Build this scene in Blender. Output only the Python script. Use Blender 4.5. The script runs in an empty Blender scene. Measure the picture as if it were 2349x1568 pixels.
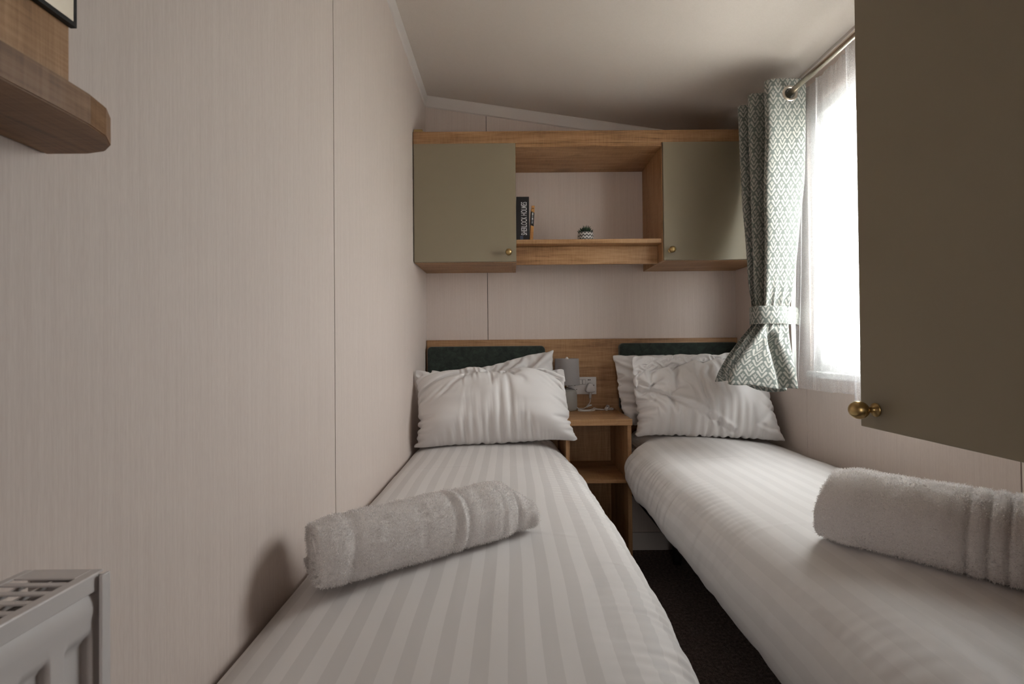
import bpy, bmesh, math, random
import numpy as np
from mathutils import Vector, Matrix, Euler

random.seed(7)
rng = np.random.default_rng(11)
S = bpy.context.scene
COL = S.collection
PI = math.pi

# ------------------------------------------------------------------ camera, world, light, exposure
yaw, pitch, roll = 0.0022, 0.0095, -0.0092
fw = Vector((math.sin(yaw)*math.cos(pitch), math.cos(yaw)*math.cos(pitch), math.sin(pitch)))
r0 = Vector((math.cos(yaw), -math.sin(yaw), 0.0))
u0 = r0.cross(fw)
rt = r0*math.cos(roll) + u0*math.sin(roll)
up = -r0*math.sin(roll) + u0*math.cos(roll)
cam_d = bpy.data.cameras.new('camera')
cam = bpy.data.objects.new('camera', cam_d); COL.objects.link(cam)
cam.matrix_world = Matrix(((rt.x, up.x, -fw.x, 0.0), (rt.y, up.y, -fw.y, 0.0), (rt.z, up.z, -fw.z, 1.02), (0, 0, 0, 1)))
cam_d.sensor_width = 36.0
cam_d.lens = 36.0*1060/2349
cam_d.clip_start = 0.02
cam_d.dof.use_dof = True
cam_d.dof.focus_distance = 1.5
cam_d.dof.aperture_fstop = 11.0
S.camera = cam

world = bpy.data.worlds.new('overcast_sky'); S.world = world
world.use_nodes = True
bgn = world.node_tree.nodes['Background']
bgn.inputs[0].default_value = (1.0, 0.98, 0.98, 1)
bgn.inputs[1].default_value = 10.5

def area(name, loc, rot, sx, sy, power, color, portal=False):
    l = bpy.data.lights.new(name, 'AREA'); l.shape = 'RECTANGLE'; l.size = sx; l.size_y = sy
    l.energy = power; l.color = color
    o = bpy.data.objects.new(name, l); COL.objects.link(o)
    o.location = loc; o.rotation_euler = rot
    if portal: l.cycles.is_portal = True
    return o
# daylight portal in the window opening (guides sampling only)
area('window_daylight', (1.215, 1.42, 1.40), (0, PI/2, 0), 1.0, 0.66, 1.0, (1, 1, 1), True)
# added fill lamp behind the camera, lifts the back wall through the doorway
area('hall_fill_light', (-0.10, -2.45, 1.35), (PI/2, 0, 0), 0.42, 1.2, 6.0, (1.0, 0.93, 0.87))

S.view_settings.view_transform = 'Standard'
S.view_settings.look = 'None'
S.view_settings.gamma = 1
S.view_settings.use_curve_mapping = False
S.view_settings.exposure = 1.12
S.cycles.max_bounces = 10
S.cycles.diffuse_bounces = 6
S.cycles.transparent_max_bounces = 16
S.cycles.caustics_reflective = False
S.cycles.caustics_refractive = False
S.cycles.sample_clamp_indirect = 6

# ------------------------------------------------------------------ node helpers
class NT:
    def __init__(s, name):
        s.m = bpy.data.materials.new(name); s.m.use_nodes = True
        s.t = s.m.node_tree; s.n = s.t.nodes; s.l = s.t.links
        s.b = s.n['Principled BSDF']; s.o = s.n['Material Output']
    def add(s, ty, **k):
        x = s.n.new(ty)
        for a, v in k.items(): setattr(x, a, v)
        return x
    def put(s, sock, v):
        if v is None: return
        if hasattr(v, 'is_linked') or isinstance(v, bpy.types.NodeSocket): s.l.new(v, sock)
        else: sock.default_value = v
    def math(s, op, a, b=None, c=None, clamp=False):
        x = s.add('ShaderNodeMath', operation=op, use_clamp=clamp)
        s.put(x.inputs[0], a); s.put(x.inputs[1], b)
        if c is not None: s.put(x.inputs[2], c)
        return x.outputs[0]
    def coords(s, kind='Object', scale=(1, 1, 1), rot=(0, 0, 0), loc=(0, 0, 0)):
        c = s.add('ShaderNodeTexCoord'); m = s.add('ShaderNodeMapping')
        m.inputs['Scale'].default_value = scale; m.inputs['Rotation'].default_value = rot
        m.inputs['Location'].default_value = loc
        s.l.new(c.outputs[kind], m.inputs[0]); return m.outputs[0]
    def noise(s, vec, scale, detail=3, rough=0.5, dist=0.0):
        x = s.add('ShaderNodeTexNoise'); s.l.new(vec, x.inputs['Vector'])
        x.inputs['Scale'].default_value = scale; x.inputs['Detail'].default_value = detail
        x.inputs['Roughness'].default_value = rough; x.inputs['Distortion'].default_value = dist
        return x.outputs['Fac']
    def ramp(s, fac, stops, interp='LINEAR'):
        x = s.add('ShaderNodeValToRGB'); s.l.new(fac, x.inputs[0]); r = x.color_ramp; r.interpolation = interp
        while len(r.elements) < len(stops): r.elements.new(0.5)
        for e, (p, c) in zip(r.elements, stops):
            e.position = p; e.color = (*c, 1) if len(c) == 3 else c
        return x.outputs[0]
    def mix(s, fac, a, b, mode='MIX'):
        x = s.add('ShaderNodeMix', data_type='RGBA', blend_type=mode)
        s.put(x.inputs[0], fac)
        for i, v in ((6, a), (7, b)):
            if isinstance(v, tuple): x.inputs[i].default_value = (*v, 1)
            else: s.l.new(v, x.inputs[i])
        return x.outputs[2]
    def bump(s, h, strength, dist=0.001, normal=None):
        x = s.add('ShaderNodeBump'); x.inputs['Strength'].default_value = strength
        x.inputs['Distance'].default_value = dist; s.l.new(h, x.inputs['Height'])
        if normal: s.l.new(normal, x.inputs['Normal'])
        return x.outputs[0]
    def base(s, color=None, rough=0.5, metal=0.0, normal=None, spec=0.5, sheen=0.0):
        if color is not None:
            if isinstance(color, tuple): s.b.inputs['Base Color'].default_value = (*color, 1)
            else: s.l.new(color, s.b.inputs['Base Color'])
        s.put(s.b.inputs['Roughness'], rough)
        s.b.inputs['Metallic'].default_value = metal
        s.b.inputs['Specular IOR Level'].default_value = spec
        s.b.inputs['Sheen Weight'].default_value = sheen
        if normal: s.l.new(normal, s.b.inputs['Normal'])
        return s.m

def plain(name, c, rough=0.5, metal=0.0, spec=0.5, sheen=0.0):
    return NT(name).base(c, rough, metal, None, spec, sheen)

def wallpaper(name, a=(0.595, 0.510, 0.466), b=(0.665, 0.583, 0.535)):
    t = NT(name)
    v1 = t.coords(scale=(380, 380, 5)); v2 = t.coords(scale=(90, 90, 1.6)); v3 = t.coords(scale=(900, 900, 60))
    n1 = t.noise(v1, 1.0, 3, .6); n2 = t.noise(v2, 1.0, 2, .5); n3 = t.noise(v3, 1.0, 1, .5)
    f = t.math('ADD', t.math('MULTIPLY', n1, .5), t.math('ADD', t.math('MULTIPLY', n2, .14), t.math('MULTIPLY', n3, .36)))
    c = t.ramp(f, [(.36, a), (.64, b)])
    return t.base(c, .62, 0, t.bump(f, .22, .0006), .35)

def wood(name, axis, dark=(0.155, 0.078, 0.034), mid=(0.325, 0.172, 0.075), light=(0.455, 0.272, 0.14), rough=.45):
    t = NT(name)
    def sc(al, ac):
        v = [ac, ac, ac]; v['xyz'.index(axis)] = al; return tuple(v)
    big = t.noise(t.coords(scale=sc(1.3, 9)), 1.0, 4, .6, .6)
    mid_ = t.noise(t.coords(scale=sc(4, 70)), 1.0, 4, .65, .4)
    fine = t.noise(t.coords(scale=sc(14, 420)), 1.0, 2, .6)
    saw = t.noise(t.coords(scale=sc(330, 16)), 1.0, 1, .5)
    f = t.math('ADD', t.math('ADD', t.math('MULTIPLY', big, .38), t.math('MULTIPLY', mid_, .34)),
               t.math('ADD', t.math('MULTIPLY', fine, .16), t.math('MULTIPLY', saw, .12)))
    c = t.ramp(f, [(.37, dark), (.47, mid), (.59, light)])
    knot = t.noise(t.coords(scale=sc(3.5, 12), loc=(3, 1, 2)), 1.0, 2, .5, 1.2)
    c = t.mix(t.math('MULTIPLY', t.ramp(knot, [(.66, (0, 0, 0)), (.76, (1, 1, 1))]), .55), c, dark)
    return t.base(c, rough, 0, t.bump(f, .15, .0005), .4)

WALL = wallpaper('wall_panel_vinyl')
CEIL = wallpaper('ceiling_vinyl', (0.65, 0.585, 0.53), (0.70, 0.635, 0.58))
TRIM = plain('trim_white', (0.66, 0.61, 0.58), .45)
WX, WY, WZ = wood('oak_grain_x', 'x'), wood('oak_grain_y', 'y'), wood('oak_grain_z', 'z')
OLIVE = NT('olive_matt_door')
_n = OLIVE.noise(OLIVE.coords(scale=(1, 1, 1)), 600, 2)
OLIVE = OLIVE.base((0.262, 0.222, 0.152), .42, 0, OLIVE.bump(_n, .03, .0003), .4)
BRASS = plain('brushed_brass', (0.50, 0.36, 0.16), .33, 1.0)
CHROME = plain('satin_nickel', (0.62, 0.57, 0.50), .28, 1.0)
ROD = plain('satin_nickel_rod', (0.60, 0.54, 0.45), .25, 1.0)
DARK = plain('black_void', (0.01, 0.009, 0.008), .7)
PLASTIC = plain('white_plastic', (0.62, 0.60, 0.60), .35)
RADW = plain('radiator_enamel', (0.60, 0.565, 0.555), .35)
UPVC = plain('window_white', (0.80, 0.81, 0.80), .35)
SHADE = NT('grey_lamp_shade')
_n = SHADE.noise(SHADE.coords(), 900, 1)
SHADE = SHADE.base((0.275, 0.257, 0.257), .8, 0, SHADE.bump(_n, .2, .0003), .2, .2)
CERAMIC = plain('grey_lamp_base', (0.275, 0.258, 0.238), .42)

CARPET = NT('dark_carpet')
_v = CARPET.coords(); _n = CARPET.noise(_v, 420, 3, .7); _m = CARPET.noise(_v, 90, 2, .6)
_c = CARPET.ramp(CARPET.math('ADD', CARPET.math('MULTIPLY', _n, .7), CARPET.math('MULTIPLY', _m, .3)),
                 [(.36, (0.030, 0.021, 0.018)), (.52, (0.23, 0.175, 0.157)), (.66, (0.55, 0.45, 0.41))])
CARPET = CARPET.base(_c, .95, 0, CARPET.bump(_n, .8, .003), .1)

VELVET = NT('green_velvet')
_v = VELVET.coords(); _n = VELVET.noise(_v, 38, 4, .65, .8); _f = VELVET.noise(_v, 700, 2)
_c = VELVET.ramp(_n, [(.35, (0.014, 0.020, 0.016)), (.56, (0.025, 0.036, 0.029)), (.72, (0.038, 0.053, 0.043))])
VELVET = VELVET.base(_c, .75, 0, VELVET.bump(_f, .3, .0005), .25, .35)

def cotton(name, col=(0.72, 0.70, 0.695)):
    t = NT(name); v = t.coords(); n = t.noise(v, 1500, 1); n2 = t.noise(v, 9, 2)
    c = t.mix(n2, tuple(x*.97 for x in col), col)
    return t.base(c, .72, 0, t.bump(n, .08, .0002), .25, .1)
COTTON = cotton('white_cotton')

def striped(name, dk, lt):
    t = NT(name)
    uv = t.add('ShaderNodeUVMap'); sp = t.add('ShaderNodeSeparateXYZ'); t.l.new(uv.outputs[0], sp.inputs[0])
    n = t.noise(t.coords(scale=(3, 3, 3)), 1.0, 1)
    x = t.math('ADD', sp.outputs[0], t.math('MULTIPLY', t.math('SUBTRACT', n, .5), .012))
    fr = t.math('FRACT', t.math('ADD', t.math('DIVIDE', t.math('ADD', x, 5.0*.0495 - .004 + .0495/4), .0495), 0))
    m = t.math('SUBTRACT', 1.0, t.ramp(fr, [(.49, (1, 1, 1)), (.51, (0, 0, 0))]))
    edge = t.math('MULTIPLY', t.ramp(t.math('ABSOLUTE', t.math('SUBTRACT', fr, .5)), [(.0, (1, 1, 1)), (.03, (0, 0, 0))]), .06)
    c = t.mix(m, dk, lt)
    c = t.mix(edge, c, (.8, .78, .77))
    w1 = t.noise(t.coords(scale=(1600, 500, 500)), 1.0, 1); w2 = t.noise(t.coords(scale=(500, 1600, 500)), 1.0, 1)
    w = t.add('ShaderNodeMix', data_type='FLOAT'); t.l.new(m, w.inputs[0]); t.l.new(w1, w.inputs[2]); t.l.new(w2, w.inputs[3])
    return t.base(c, t.math('ADD', .55, t.math('MULTIPLY', m, .12)), 0, t.bump(w.outputs[0], .10, .0002), .35, .08)
STRIPE = striped('satin_stripe_cotton', (0.632, 0.609, 0.600), (0.718, 0.695, 0.686))
STRIPE2 = striped('satin_stripe_cotton_faint', (0.680, 0.662, 0.656), (0.725, 0.708, 0.702))  # right-bed copy, wash of grazing window light put into its fainter stripes

TERRY = NT('terry_cloth')
_v = TERRY.coords(); _n = TERRY.noise(_v, 420, 3, .6); _n2 = TERRY.noise(_v, 60, 3, .6)
_c = TERRY.mix(_n, (0.66, 0.63, 0.62), (0.86, 0.83, 0.815))
TERRY = TERRY.base(_c, .95, 0, TERRY.bump(TERRY.math('ADD', _n, _n2), .9, .002), .1, .3)
TERRYF = NT('terry_loops'); _n = TERRYF.noise(TERRYF.coords(), 430, 2, .6)
TERRYF.base(TERRYF.ramp(_n, [(.38, (0.56, 0.53, 0.52)), (.58, (0.95, 0.92, 0.91))]), .95, 0, None, .1, .4)
_t = TERRYF.add('ShaderNodeBsdfTranslucent'); _t.inputs[0].default_value = (.90, .87, .86, 1); _x = TERRYF.add('ShaderNodeMixShader'); _x.inputs[0].default_value = .25
TERRYF.l.new(TERRYF.b.outputs[0], _x.inputs[1]); TERRYF.l.new(_t.outputs[0], _x.inputs[2]); TERRYF.l.new(_x.outputs[0], TERRYF.o.inputs[0]); TERRYF = TERRYF.m
DOBBY = plain('towel_border', (0.62, 0.585, 0.57), .85, 0, .2, .2)

def leaf_fabric(name):
    """grey-green cloth printed with cream upright five-leaf sprigs, half-drop repeat"""
    t = NT(name)
    uv = t.add('ShaderNodeUVMap'); sp = t.add('ShaderNodeSeparateXYZ'); t.l.new(uv.outputs[0], sp.inputs[0])
    U, PV = .0345, .0830/.0345
    n = t.noise(t.coords(), 260, 2); dx = t.math('MULTIPLY', t.math('SUBTRACT', n, .5), .10)
    X = t.math('ADD', t.math('DIVIDE', sp.outputs[0], U), dx); Y = t.math('DIVIDE', sp.outputs[1], U)
    best = None
    for k in (0, 1):
        fx = t.math('ABSOLUTE', t.math('SUBTRACT', t.math('FRACT', t.math('ADD', X, 20 + .5*k)), .5))
        fy = t.math('MULTIPLY', t.math('FRACT', t.math('ADD', t.math('DIVIDE', Y, PV), 20 + .5*k)), PV)
        for (ax, ay, bx, by, ra, rb) in ((.03, .10, .355, .69, .05, .100), (.03, .62, .265, 1.12, .045, .083), (.015, 1.08, .125, 1.41, .02, .046), (0, 1.12, 0, 1.54, .02, .042)):
            ex, ey = bx-ax, by-ay; L2 = ex*ex+ey*ey
            px = t.math('SUBTRACT', fx, ax); py = t.math('SUBTRACT', fy, ay)
            h = t.math('DIVIDE', t.math('ADD', t.math('MULTIPLY', px, ex), t.math('MULTIPLY', py, ey)), L2, None, True)
            qx = t.math('SUBTRACT', px, t.math('MULTIPLY', h, ex)); qy = t.math('SUBTRACT', py, t.math('MULTIPLY', h, ey))
            d = t.math('SQRT', t.math('ADD', t.math('MULTIPLY', qx, qx), t.math('MULTIPLY', qy, qy)))
            d = t.math('SUBTRACT', d, t.math('ADD', ra, t.math('MULTIPLY', h, rb-ra)))
            best = d if best is None else t.math('MINIMUM', best, d)
    m = t.ramp(t.math('MULTIPLY', t.math('ADD', best, .5), 1.0), [(.485, (1, 1, 1)), (.52, (0, 0, 0))])
    c = t.mix(m, (0.190, 0.212, 0.194), (0.520, 0.505, 0.465))
    w = t.noise(t.coords(scale=(900, 900, 900)), 1.0, 1)
    t.base(c, .8, 0, t.bump(w, .25, .0004), .2, .15)
    tr = t.add('ShaderNodeBsdfTranslucent'); t.l.new(c, tr.inputs[0])
    mx = t.add('ShaderNodeMixShader'); mx.inputs[0].default_value = .18
    t.l.new(t.b.outputs[0], mx.inputs[1]); t.l.new(tr.outputs[0], mx.inputs[2]); t.l.new(mx.outputs[0], t.o.inputs[0])
    return t.m
LEAF = leaf_fabric('leaf_print_curtain')
LINING = plain('curtain_lining', (0.30, 0.31, 0.29), .8)

def sheer(name):
    t = NT(name)
    t.base((0.86, 0.86, 0.88), .8, 0, None, .1)
    w = t.math('ADD', t.noise(t.coords(scale=(1200, 1200, 300)), 1.0, 1), t.noise(t.coords(scale=(200, 200, 1500)), 1.0, 1))
    tr = t.add('ShaderNodeBsdfTranslucent'); tr.inputs[0].default_value = (.88, .88, .90, 1)
    tp = t.add('ShaderNodeBsdfTransparent')
    a = t.add('ShaderNodeMixShader'); a.inputs[0].default_value = .30
    t.l.new(t.b.outputs[0], a.inputs[1]); t.l.new(tr.outputs[0], a.inputs[2])
    b = t.add('ShaderNodeMixShader')
    t.l.new(t.ramp(t.math('MULTIPLY', w, .5), [(.38, (.26, .26, .26)), (.62, (.50, .50, .50))]), b.inputs[0])
    t.l.new(tp.outputs[0], b.inputs[1]); t.l.new(a.outputs[0], b.inputs[2]); t.l.new(b.outputs[0], t.o.inputs[0])
    return t.m
SHEER = sheer('sheer_net')

def glass(name):
    t = NT(name)
    tp = t.add('ShaderNodeBsdfTransparent'); tp.inputs[0].default_value = (.94, .96, .95, 1)
    gl = t.add('ShaderNodeBsdfGlossy'); gl.inputs['Roughness'].default_value = .02
    lw = t.add('ShaderNodeLayerWeight'); lw.inputs[0].default_value = .5
    fr = t.math('ADD', .025, t.math('MULTIPLY', t.math('POWER', lw.outputs[1], 5.0), .5))
    b = t.add('ShaderNodeMixShader'); t.l.new(fr, b.inputs[0])
    t.l.new(tp.outputs[0], b.inputs[1]); t.l.new(gl.outputs[0], b.inputs[2]); t.l.new(b.outputs[0], t.o.inputs[0])
    return t.m
GLASS = glass('window_glass')
MIRROR = plain('mirror_silver', (0.86, 0.86, 0.80), .02, 1.0)

# ------------------------------------------------------------------ geometry helpers
def link(name, me, mat, parent=None, origin=None):
    o = bpy.data.objects.new(name, me)
    COL.objects.link(o)
    if mat is not None:
        for m in (mat if isinstance(mat, (list, tuple)) else (mat,)): me.materials.append(m)
    if parent is not None:
        off = Vector(parent['_w']); me.transform(Matrix.Translation(-off)); o.parent = parent
        o['_w'] = parent['_w']
    elif origin is not None:
        me.transform(Matrix.Translation(-Vector(origin))); o.location = origin; o['_w'] = tuple(origin)
    else:
        o['_w'] = (0.0, 0.0, 0.0)
    return o

def empty(name, loc):
    o = bpy.data.objects.new(name, None); COL.objects.link(o); o.location = loc
    o.empty_display_size = .05; o['_w'] = tuple(loc); return o

def tag(o, label=None, cat=None, group=None, kind=None):
    if label: o['label'] = label
    if cat: o['category'] = cat
    if group: o['group'] = group
    if kind: o['kind'] = kind
    return o

def from_bm(name, bm, mat, parent=None, origin=None, smooth=False):
    me = bpy.data.meshes.new(name); bm.to_mesh(me); bm.free()
    if smooth: me.polygons.foreach_set('use_smooth', [True]*len(me.polygons))
    return link(name, me, mat, parent, origin)

def add_box(bm, x0, x1, y0, y1, z0, z1, bev=0.0, seg=2):
    r = bmesh.ops.create_cube(bm, size=1.0)
    vs = r['verts']
    bmesh.ops.scale(bm, vec=(x1-x0, y1-y0, z1-z0), verts=vs)
    bmesh.ops.translate(bm, vec=((x0+x1)/2, (y0+y1)/2, (z0+z1)/2), verts=vs)
    if bev > 0:
        es = list({e for v in vs for e in v.link_edges})
        bmesh.ops.bevel(bm, geom=es, offset=bev, segments=seg, profile=.5, affect='EDGES')

def box(name, x0, x1, y0, y1, z0, z1, mat, parent=None, bev=0.0, origin=None, seg=2):
    bm = bmesh.new(); add_box(bm, x0, x1, y0, y1, z0, z1, bev, seg)
    return from_bm(name, bm, mat, parent, origin)

def np_mesh(name, verts, faces, mat, parent=None, origin=None, smooth=True, uv=None):
    """verts (n,3); faces (m,4) int array; uv per vertex (n,2)"""
    me = bpy.data.meshes.new(name)
    faces = np.asarray(faces, dtype=np.int32); k = faces.shape[1]
    me.vertices.add(len(verts)); me.vertices.foreach_set('co', np.asarray(verts, dtype=np.float32).ravel())
    me.loops.add(faces.size); me.loops.foreach_set('vertex_index', faces.ravel())
    me.polygons.add(len(faces)); me.polygons.foreach_set('loop_start', np.arange(0, faces.size, k, dtype=np.int32))
    me.polygons.foreach_set('use_smooth', np.full(len(faces), smooth, dtype=bool))
    if uv is not None:
        l = me.uv_layers.new(name='UVMap'); l.data.foreach_set('uv', np.asarray(uv, dtype=np.float32)[faces.ravel()].ravel())
    me.update(calc_edges=True); me.validate()
    return link(name, me, mat, parent, origin)

def grid_faces(nr, nc, close_c=False, close_r=False, off=0):
    r = np.arange(nr if close_r else nr-1); c = np.arange(nc if close_c else nc-1)
    R, C = np.meshgrid(r, c, indexing='ij'); R2 = (R+1) % nr; C2 = (C+1) % nc
    return (np.stack([R*nc+C, R*nc+C2, R2*nc+C2, R2*nc+C], -1).reshape(-1, 4) + off)

def lathe(name, prof, center, mat, parent=None, origin=None, axis='z', n=40):
    """prof: list of (radius, height)"""
    p = np.array(prof, float); a = np.linspace(0, 2*PI, n, endpoint=False)
    R = p[:, 0][:, None]; Hh = p[:, 1][:, None]
    x, y, z = R*np.cos(a), R*np.sin(a), Hh+0*a
    V = np.stack([x, y, z], -1)
    if axis == '-y': V = np.stack([x, -z, y], -1)
    if axis == '-x': V = np.stack([-z, x, y], -1)
    if axis == 'x': V = np.stack([z, x, -y], -1)
    V = V.reshape(-1, 3)+np.array(center)
    return np_mesh(name, V, grid_faces(len(p), n, close_c=True), mat, parent, origin)

def spline(P, n):
    """Catmull-Rom through P resampled evenly by arc length"""
    P = np.asarray(P, float); Q = np.vstack([2*P[0]-P[1], P, 2*P[-1]-P[-2]]); out = []
    for i in range(1, len(Q)-2):
        t = np.linspace(0, 1, 24, endpoint=False)[:, None]
        a, b, c, d = Q[i-1], Q[i], Q[i+1], Q[i+2]
        out.append(.5*((2*b)+(-a+c)*t+(2*a-5*b+4*c-d)*t*t+(-a+3*b-3*c+d)*t**3))
    out = np.vstack(out+[P[-1:]]); L = np.r_[0, np.cumsum(np.linalg.norm(np.diff(out, axis=0), axis=1))]
    s = np.linspace(0, L[-1], n)
    return np.stack([np.interp(s, L, out[:, k]) for k in range(P.shape[1])], -1), s

def tube(name, pts, r, mat, parent=None, origin=None, n=10, res=60, cap=True):
    P, _ = spline(pts, res); T = np.gradient(P, axis=0); T /= np.linalg.norm(T, axis=1)[:, None]
    up_ = np.array([0, 0, 1.0]); N = np.cross(T, up_); bad = np.linalg.norm(N, axis=1) < .05
    N[bad] = np.cross(T[bad], [1.0, 0, 0]); N /= np.linalg.norm(N, axis=1)[:, None]; B = np.cross(T, N)
    a = np.linspace(0, 2*PI, n, endpoint=False)
    rr = np.full(res, r) if np.isscalar(r) else np.interp(np.linspace(0, 1, res), np.linspace(0, 1, len(r)), r)
    if cap: rr = rr.copy(); rr[0] *= .05; rr[-1] *= .05; P[1] = P[0]+(P[1]-P[0])*.1; P[-2] = P[-1]+(P[-2]-P[-1])*.1
    V = P[:, None]+rr[:, None, None]*(np.cos(a)[None, :, None]*N[:, None]+np.sin(a)[None, :, None]*B[:, None])
    return np_mesh(name, V.reshape(-1, 3), grid_faces(res, n, close_c=True), mat, parent, origin)

def vnoise(x, y, seed=0):
    """smooth 2-D value noise in [-1,1], vectorised"""
    r = np.random.default_rng(seed); T = r.uniform(-1, 1, (256, 256))
    xi = np.floor(x).astype(int); yi = np.floor(y).astype(int); fx = x-xi; fy = y-yi
    fx = fx*fx*(3-2*fx); fy = fy*fy*(3-2*fy)
    g = lambda a, b: T[a & 255, b & 255]
    return (g(xi, yi)*(1-fx)+g(xi+1, yi)*fx)*(1-fy)+(g(xi, yi+1)*(1-fx)+g(xi+1, yi+1)*fx)*fy
def sstep(a, b, x):
    t = np.clip((x-a)/(b-a), 0, 1); return t*t*(3-2*t)

# ------------------------------------------------------------------ room shell
XL, XR, YB, YR = -0.423, 1.131, 2.32, -0.62
def zc(x): return 2.285-.155*(x-XL)

tag(box('floor', XL-.06, XR+.12, YR-2.0, YB+.06, -.05, 0, CARPET), kind='structure')

# ceiling: slopes down to the window side
V = [(x, y, zc(x)+dz) for dz in (0, .05) for (x, y) in ((XL-.06, YR-2.0), (XR+.12, YR-2.0), (XR+.12, YB+.06), (XL-.06, YB+.06))]
F = [(0, 1, 2, 3), (7, 6, 5, 4), (0, 4, 5, 1), (1, 5, 6, 2), (2, 6, 7, 3), (3, 7, 4, 0)]
tag(np_mesh('ceiling', V, F, CEIL, smooth=False), kind='structure')

def prism_panel(name, parent, ax, c0, c1, a0, a1, z0, ztop0, ztop1, mat=None):
    """upright board: thickness c0..c1 across axis `ax`, a0..a1 along the other, sloped top"""
    vs = []
    for c in (c0, c1):
        for (a, z) in ((a0, z0), (a1, z0), (a1, ztop1), (a0, ztop0)):
            vs.append((c, a, z) if ax == 'x' else (a, c, z))
    return np_mesh(name, vs, F if False else [(0, 1, 2, 3), (7, 6, 5, 4), (0, 4, 5, 1), (1, 5, 6, 2), (2, 6, 7, 3), (3, 7, 4, 0)], mat or WALL, parent, smooth=False)

# left wall: backing board with wide panels and a recessed joint
wl = tag(box('wall_left', XL-.05, XL-.004, YR-2.0, YB+.05, 0, 2.30, DARK), kind='structure')
for a0, a1 in ((YR-2.0, -.10), (-.0965, 1.1088), (1.1120, YB)):
    prism_panel('wall_panel', wl, 'x', XL-.004, XL, a0, a1, 0, zc(XL)+.01, zc(XL)+.01)
# back wall
wb = tag(box('wall_back', XL-.05, XR+.1, YB+.004, YB+.05, 0, 2.30, DARK), kind='structure')
for a0, a1 in ((XL, -.1165), (-.1140, XR)):
    prism_panel('wall_panel', wb, 'y', YB+.004, YB, a0, a1, 0, zc(a0)+.01, zc(a1)+.01)
strip = tag(box('trim_1', -.1130, -.0900, YB-.0012, YB+.001, 0, 2.18, WALL), kind='structure')
# right wall with the window opening  (y .78-1.74, z .90-1.90)
WY0, WY1, WZ0, WZ1 = 1.10, 1.745, .905, 1.905
wr = tag(empty('wall_right', (XR, 1.0, 0)), kind='structure')
def rw(a0, a1, z0, z1): box('wall_panel', XR, XR+.08, a0, a1, z0, z1, WALL, wr)
rw(YR-2.0, 1.0255, 0, 2.06); rw(1.0285, WY0, 0, 2.06); rw(WY1, YB, 0, 2.06)
rw(WY0, WY1, 0, WZ0); rw(WY0, WY1, WZ1, 2.06)
box('joint_backing', XR+.02, XR+.06, 1.02, 1.035, 0, 2.05, DARK, wr)
tag(box('trim_2', XR-.0012, XR+.001, 1.768, 1.792, 0, .90, WALL), kind='structure')
# rear wall with doorway behind the camera
wrr = tag(empty('wall_rear', (0, YR, 0)), kind='structure')
DOORW = plain('dark_rear_low_bounce', (.16, .10, .06), .6)  # unseen rear walls coloured dark to cut bounce onto the left wall
box('wall_panel', XL, -.40, YR-.04, YR, 0, 2.30, DOORW, wrr)
box('wall_panel', .36, XR, YR-.04, YR, 0, 2.17, DOORW, wrr)
prism_panel('wall_panel', wrr, 'y', YR-.04, YR, -.40, .36, 2.0, zc(-.40)+.01, zc(.36)+.01, DOORW)
tag(box('wall_hall', XL-.06, XR+.1, YR-2.04, YR-2.0, 0, 2.30, DOORW), kind='structure')  # unseen hall end, set back to make room for the added fill lamp

# white ceiling trims
def trim_bar(name, p, q, prof):
    """prof: list of 3-D offsets forming the section"""
    V = [tuple(np.array(e)+np.array(o)) for e in (p, q) for o in prof]; n = len(prof)
    fs = [(i, (i+1) % n, n+(i+1) % n, n+i) for i in range(n)]
    return tag(np_mesh(name, V, fs, TRIM, smooth=False), kind='structure')
trim_bar('trim_3', (XL, YR, zc(XL)), (XL, YB, zc(XL)), [(0, 0, 0), (.013, 0, -.001), (.015, 0, -.008), (.006, 0, -.050), (0, 0, -.054)])
trim_bar('trim_4', (XL, YB, zc(XL)), (XR, YB, zc(XR)), [(0, 0, 0), (0, -.012, 0), (0, -.014, -.006), (0, -.006, -.052), (0, 0, -.056)])
trim_bar('trim_5', (XR, YR, zc(XR)), (XR, YB, zc(XR)), [(0, 0, .01), (-.012, 0, .006), (-.012, 0, -.008), (-.004, 0, -.012), (0, 0, -.012)])
tag(box('baseboard_back', .51, XR, YB-.012, YB, 0, .087, TRIM, bev=.002), kind='structure')

# ------------------------------------------------------------------ window
XG = 1.172
win = tag(empty('window_1', (XR+.03, 1.27, WZ0)), kind='structure')
def frame(name, y0, y1, z0, z1, w, x0, x1, bev=.004):
    bm = bmesh.new()
    add_box(bm, x0, x1, y0, y0+w, z0, z1, bev); add_box(bm, x0, x1, y1-w, y1, z0, z1, bev)
    add_box(bm, x0, x1, y0+w-.002, y1-w+.002, z0, z0+w, bev); add_box(bm, x0, x1, y0+w-.002, y1-w+.002, z1-w, z1, bev)
    return from_bm(name, bm, UPVC, win)
frame('window_frame', WY0, WY1, WZ0, WZ1, .045, XR+.012, XR+.078)
frame('casement', WY0+.035, WY1-.035, WZ0+.032, WZ1-.032, .042, XR+.022, XR+.066)
frame('glazing_bead', WY0+.078, WY1-.078, WZ0+.076, WZ1-.076, .012, XR+.034, XR+.060, .002)
box('window_sill', XR-.012, XR+.02, WY0-.01, WY1+.01, WZ0-.012, WZ0+.012, UPVC, win, bev=.004)
box('pane', XG, XG+.004, WY0+.07, WY1-.07, WZ0+.07, WZ1-.07, GLASS, win)

# outside: ground only, coloured pale to bounce light up to the ceiling
GR = NT('outdoor_bounce_gravel'); _n = GR.noise(GR.coords(), 3, 4)
GR = GR.base(GR.ramp(_n, [(.4, (.62, .61, .58)), (.6, (.70, .69, .65))]), .9)
tag(box('outdoor_ground', 1.5, 60, -30, 40, -.75, -.70, GR), kind='structure')

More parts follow.
